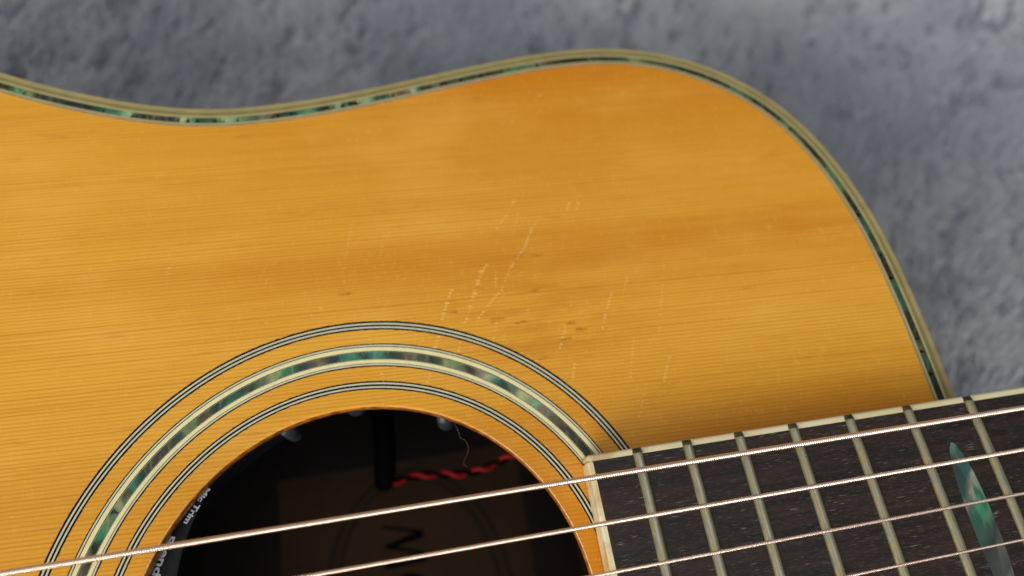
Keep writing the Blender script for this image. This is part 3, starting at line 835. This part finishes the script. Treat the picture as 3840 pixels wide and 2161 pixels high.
for x, y in DING:
    r_ = math.hypot(x, y)
    for _ in range(5):
        xx_, yy_ = x+random.uniform(-1.2, 1.2), y+random.uniform(-.45, .45); r_ = math.hypot(xx_, yy_)
        if 70.3 < r_ < 73.4: continue
        dsh.append(lens(xx_, yy_, random.uniform(.7, 1.8), random.uniform(.08, .17), math.radians(-3+random.uniform(-8, 8)), z=0.016, jit=.3))
marks('ding_marks', dsh, M_ding, label='small dark brown dents in the soft grain')

# ------------------------------------------------------------------ things inside the body
# pickup control under the rim with its printed words
pts = [(-8, 53.5), (-13.5, 51.3), (-19.33, 48.98), (-22.56, 47.12), (-27.65, 44.15), (-32.36, 40.25), (-35.17, 35.83), (-37.62, 31.46), (-39.43, 26.51), (-41.09, 20.47), (-42.3, 12), (-42.6, 2), (-41.5, -8), (-38, -19)]
P0 = np.array(pts); s_ = np.r_[0, np.cumsum(np.hypot(*np.diff(P0, axis=0).T))]; tt = np.linspace(0, s_[-1], 70)
def sm1(v):
    q_ = np.interp(tt, s_, v)
    for _ in range(8): q_[1:-1] = 0.25*q_[:-2]+0.5*q_[1:-1]+0.25*q_[2:]
    return q_
fxx, fyy = sm1(P0[:, 0]), sm1(P0[:, 1]); NK = 70
rd = np.hypot(fxx, fyy); ox_, oy_ = fxx/rd, fyy/rd
V = []
for k_ in range(NK):
    x_, y_, a_, b_ = fxx[k_], fyy[k_], ox_[k_], oy_[k_]; w_ = max(4.0, 61-rd[k_])
    for d_, z_ in ((0.0, -4.6), (0.18, -4.15), (0.6, -4.0), (w_, -4.0), (w_, -15.0), (0.5, -15.0), (0.0, -14.5)):
        V.append((x_+a_*d_, y_+b_*d_, z_))
F = []
for k_ in range(NK-1):
    for i_ in range(7):
        j_ = (i_+1) % 7; F.append((k_*7+i_, k_*7+j_, k_*7+7+j_, k_*7+7+i_))
F += [tuple(range(7)), tuple((NK-1)*7+i_ for i_ in range(7))[::-1]]
pre = bpy.data.objects.new('pickup_control', None); COL.objects.link(pre); pre.empty_display_size = 0.01
pre.location = (-0.04, 0.03, -0.015)
tag(pre, 'black pickup control strip with white lettering tucked under the left rim of the sound hole', 'pickup control')
hous = mesh_obj('housing', V, F, M_plast, smooth=False)
bm = bmesh.new(); bm.from_mesh(hous.data); bmesh.ops.recalc_face_normals(bm, faces=bm.faces); bm.to_mesh(hous.data); bm.free()
hous.parent = pre; hous.location = -pre.location
def flat_text(body, p0, p1, bold, hscale):
    o = text_mesh('lettering', body, 2.0, M_print, depth=0.02, bold=bold)
    xs__ = [v.co.x for v in o.data.vertices]; wd__ = (max(xs__)-min(xs__))/MM
    L_ = math.hypot(p1[0]-p0[0], p1[1]-p0[1]); k_ = L_/wd__
    d_ = ((p1[0]-p0[0])/L_, (p1[1]-p0[1])/L_); n_ = (-d_[1], d_[0])
    for v in o.data.vertices:
        u_, h_ = (v.co.x/MM-min(xs__)/MM)*k_, v.co.y/MM*k_*hscale
        v.co = Vector(((p0[0]+d_[0]*u_+n_[0]*h_)*MM, (p0[1]+d_[1]*u_+n_[1]*h_)*MM, -3.96*MM+v.co.z))
    o.parent = pre; o.location = -pre.location
flat_text('Mic Trim', (-34.35, 38.95), (-39.5, 31.75), 0.07, 0.72)
flat_text('Blend', (-43.0, 29.6), (-46.35, 21.6), 0.06, 0.66)

# three rounded rubber-tipped pegs under the upper rim
def peg(x, y, r, ztip, lab, tilt=(0, 0)):
    bm = bmesh.new(); seg = 20; ringz = [(-3.2, r)]+[(ztip+r*1.05, r)]+[(ztip+r*1.05*(1-math.sin(t)), r*math.cos(t)) for t in np.linspace(0.15, math.pi/2-0.05, 8)]
    vs = []
    for z_, q_ in ringz: vs.append([bm.verts.new(((x+tilt[0]*(-3.2-z_)+q_*math.cos(a_))*MM, (y+tilt[1]*(-3.2-z_)+q_*math.sin(a_))*MM, z_*MM)) for a_ in np.linspace(0, 2*math.pi, seg, endpoint=False)])
    for A_, B_ in zip(vs, vs[1:]):
        for i_ in range(seg): bm.faces.new((A_[i_], A_[(i_+1) % seg], B_[(i_+1) % seg], B_[i_]))
    bm.faces.new(vs[-1]); bm.faces.new(vs[0][::-1]); bmesh.ops.recalc_face_normals(bm, faces=bm.faces)
    for f in bm.faces: f.smooth = True
    me = bpy.data.meshes.new('rubber_peg'); bm.to_mesh(me); bm.free(); me.materials.append(M_rubber)
    o = bpy.data.objects.new('rubber_peg', me); COL.objects.link(o)
    tag(o, lab, 'peg', group='dark rubber pegs under the upper rim')
peg(-15.4, 50.1, 2.1, -16.0, 'leftmost dark rubber peg under the chipped part of the upper sound hole rim')
peg(0.9, 54.5, 2.8, -15.0, 'dark rubber peg barely peeping out under the topmost part of the sound hole rim')
peg(23.2, 46.7, 2.2, -16.0, 'dark rubber peg under the right part of the rim with lint clinging to it')

# black plug and the twisted red and black pair
def tube(name, path, r, mat, seg=10, parent=None):
    Pn = np.array(path, float); n_ = len(Pn); tg = np.gradient(Pn, axis=0); tg /= np.linalg.norm(tg, axis=1)[:, None]
    ref = np.tile([0.0, 0.0, 1.0], (n_, 1)); bad = np.abs(tg[:, 2]) > 0.9; ref[bad] = [1.0, 0, 0]
    a_ = np.cross(tg, ref); a_ /= np.linalg.norm(a_, axis=1)[:, None]; b_ = np.cross(tg, a_)
    rr_ = np.broadcast_to(np.asarray(r, float), (n_,))
    th_ = np.linspace(0, 2*math.pi, seg, endpoint=False)
    V = (Pn[:, None, :]+rr_[:, None, None]*(np.cos(th_)[None, :, None]*a_[:, None, :]+np.sin(th_)[None, :, None]*b_[:, None, :])).reshape(-1, 3)
    I = np.arange(n_-1)[:, None]*seg; J_ = np.arange(seg)[None, :]; K_ = (J_+1) % seg
    F = np.stack([I+J_, I+K_, I+seg+K_, I+seg+J_], -1).reshape(-1, 4).tolist()
    F += [tuple(range(seg))[::-1], tuple((n_-1)*seg+q_ for q_ in range(seg))]
    return mesh_obj(name, V, F, mat, parent, smooth=True)
plug = tube('cable_plug', [(3.2, 66, -58), (2.6, 50, -59), (1.8, 42, -59), (1.2, 38.4, -60), (1.0, 37.2, -60.3)], [3.5, 3.5, 3.4, 3.0, 1.6], M_blk, 20)
tag(plug, 'black cable plug inside the sound hole at the left end of the twisted wire', 'plug')
tw = bpy.data.objects.new('twisted_wire', None); COL.objects.link(tw); tw.location = (0.02, 0.039, -0.06)
tag(tw, 'twisted red and black wire pair running inside the sound hole above the paper label', 'wire')
t_ = np.linspace(0, 1, 220)
cx_ = np.interp(t_, [0, .1, .3, .55, .8, 1.0], [4.0, 8.5, 16, 27, 38, 52]); cy_ = np.interp(t_, [0, .1, .3, .5, .62, .8, 1.0], [39.0, 39.8, 39.6, 38.2, 38.0, 39.8, 44]); cz_ = np.full(220, -60.0)
for arr in (cx_, cy_):
    for _ in range(30): arr[1:-1] = 0.25*arr[:-2]+0.5*arr[1:-1]+0.25*arr[2:]
ph_ = (cx_-1.0)/9.6*2*math.pi
tube('red_wire', np.c_[cx_, cy_+0.72*np.cos(ph_), cz_+0.72*np.sin(ph_)], 0.68, M_red, 10, tw).location = -tw.location
tube('black_wire', np.c_[cx_, cy_-0.72*np.cos(ph_), cz_-0.72*np.sin(ph_)], 0.60, M_blk, 10, tw).location = -tw.location

# lint hanging from the peg
lp = [(25.4, 45.2, -5), (25.3, 44.3, -6.2), (25.94, 42.9, -7), (26.2, 40.9, -7.4), (27.4, 40.3, -7), (27.9, 38.05, -7), (27.3, 36.8, -7.5), (26.3, 35.4, -7.5), (26.0, 34.6, -7.2), (26.7, 33.8, -7)]
Pn = np.array(lp); ss = np.arange(len(lp)); tq = np.linspace(0, len(lp)-1, 70)
lq = np.stack([np.interp(tq, ss, Pn[:, k_]) for k_ in range(3)], -1)
for _ in range(4): lq[1:-1] = 0.25*lq[:-2]+0.5*lq[1:-1]+0.25*lq[2:]
tag(tube('lint_thread', lq, 0.022, M_lint, 5), 'fine pale thread of lint dangling into the dark sound hole beside the right peg', 'lint')

# ------------------------------------------------------------------ blanket with deep pile
def vnoise(x, y, seed, cell):
    """smooth value noise on arrays"""
    r = np.random.default_rng(seed); G = r.random((256, 256))
    u = x/cell; v = y/cell; i0 = np.floor(u).astype(int); j0 = np.floor(v).astype(int); fu = u-i0; fv = v-j0
    fu = fu*fu*(3-2*fu); fv = fv*fv*(3-2*fv); g = lambda a, b: G[a % 256, b % 256]
    return (g(i0, j0)*(1-fu)+g(i0+1, j0)*fu)*(1-fv)+(g(i0, j0+1)*(1-fu)+g(i0+1, j0+1)*fu)*fv
LA = math.radians(62)
def height(x, y):
    a = x*math.cos(LA)+y*math.sin(LA); b = -x*math.sin(LA)+y*math.cos(LA)
    h = 3.0*(vnoise(x, y, 1, 80)-0.5)+2.0*(vnoise(a*0.5, b, 2, 9)-0.5)+1.2*(vnoise(a*0.45, b, 3, 4.2)-0.5)
    pit = vnoise(a*0.62, b, 4, 10.5); h = h-7.5*np.clip((pit-0.70)/0.25, 0, 1)
    return h
gx = np.r_[-900, -700, -500, np.arange(-460, -300, 12), np.arange(-300, 520, 2.0), np.arange(520, 600, 10), 700, 850, 1100]
gy = np.r_[-900, -600, -400, np.arange(-300, -120, 12), np.arange(-120, 500, 2.0), np.arange(500, 600, 10), 700, 900]
GX, GY = np.meshgrid(gx, gy, indexing='ij'); fade = np.clip((GX+300)/20, 0, 1)*np.clip((520-GX)/20, 0, 1)*np.clip((GY+120)/20, 0, 1)*np.clip((500-GY)/20, 0, 1)
GZ = -109.0+height(GX, GY)*fade
GZ = np.minimum(GZ, -105.5)
V = np.stack([GX, GY, GZ], -1).reshape(-1, 3); a_, b_ = len(gx), len(gy)
I = np.arange(a_-1)[:, None]*b_; J_ = np.arange(b_-1)[None, :]
F = np.stack([I+J_, I+b_+J_, I+b_+J_+1, I+J_+1], -1).reshape(-1, 4)
blanket = fast_mesh('blanket', V, F, M_wool_base, smooth=True)
tag(blanket, 'thick blue-grey plush blanket spread under the guitar', 'blanket', kind='structure')
# pile: tapered tufts leaning one way, over the part in view
NB = 170000
bx = rng.uniform(-185, 395, NB); by = rng.uniform(-15, 395, NB)
ox2 = rng.uniform(-300, 520, 120000); oy2 = rng.uniform(-120, 500, 120000); m2 = (ox2 < -185) | (ox2 > 395) | (oy2 > 395) | (oy2 < -15)
bx = np.r_[bx, ox2[m2]]; by = np.r_[by, oy2[m2]]; NB = len(bx)
AA = bx*math.cos(LA)+by*math.sin(LA); BB = -bx*math.sin(LA)+by*math.cos(LA)
dens = 0.6*vnoise(AA*0.42, BB, 31, 4.2)+0.4*vnoise(AA*0.55, BB, 33, 8)
keep = ((by > 120) | (bx > 140)) & (dens+rng.normal(0, 0.05, NB) > 0.34); bx = bx[keep]; by = by[keep]; NB = len(bx)
hh = height(bx, by); bz = np.minimum(-109.0+hh, -105.5)-0.3
lean = LA+0.9*(vnoise(bx, by, 21, 34)-0.5)+rng.normal(0, 0.28, NB)
ll = rng.uniform(4.0, 7.5, NB)*(0.75+0.5*vnoise(bx, by, 22, 14)); el = rng.uniform(0.30, 0.95, NB)
dx_ = np.cos(lean); dy_ = np.sin(lean); wd_ = rng.uniform(0.35, 0.7, NB)
sx_ = -dy_*wd_; sy_ = dx_*wd_
def P3(f, up): return np.stack([bx+dx_*ll*f*np.cos(el), by+dy_*ll*f*np.cos(el), bz+ll*up*np.sin(el)], -1)
A = P3(0, 0); Bm = P3(0.5, 0.62); Cm = P3(1.0, 0.85); S = np.stack([sx_, sy_, np.zeros(NB)], -1)
V = np.stack([A-S, A+S, Bm+S*0.9, Bm-S*0.9, Cm+S*0.15, Cm-S*0.15], 1).reshape(-1, 3)
q = np.arange(NB)[:, None]*6
F = np.stack([q+[0, 1, 2, 3], q+[3, 2, 4, 5]], 1).reshape(-1, 4)
pile = fast_mesh('blanket_pile', V, F, M_wool, smooth=True)
tag(pile, kind='stuff'); pile.parent = blanket
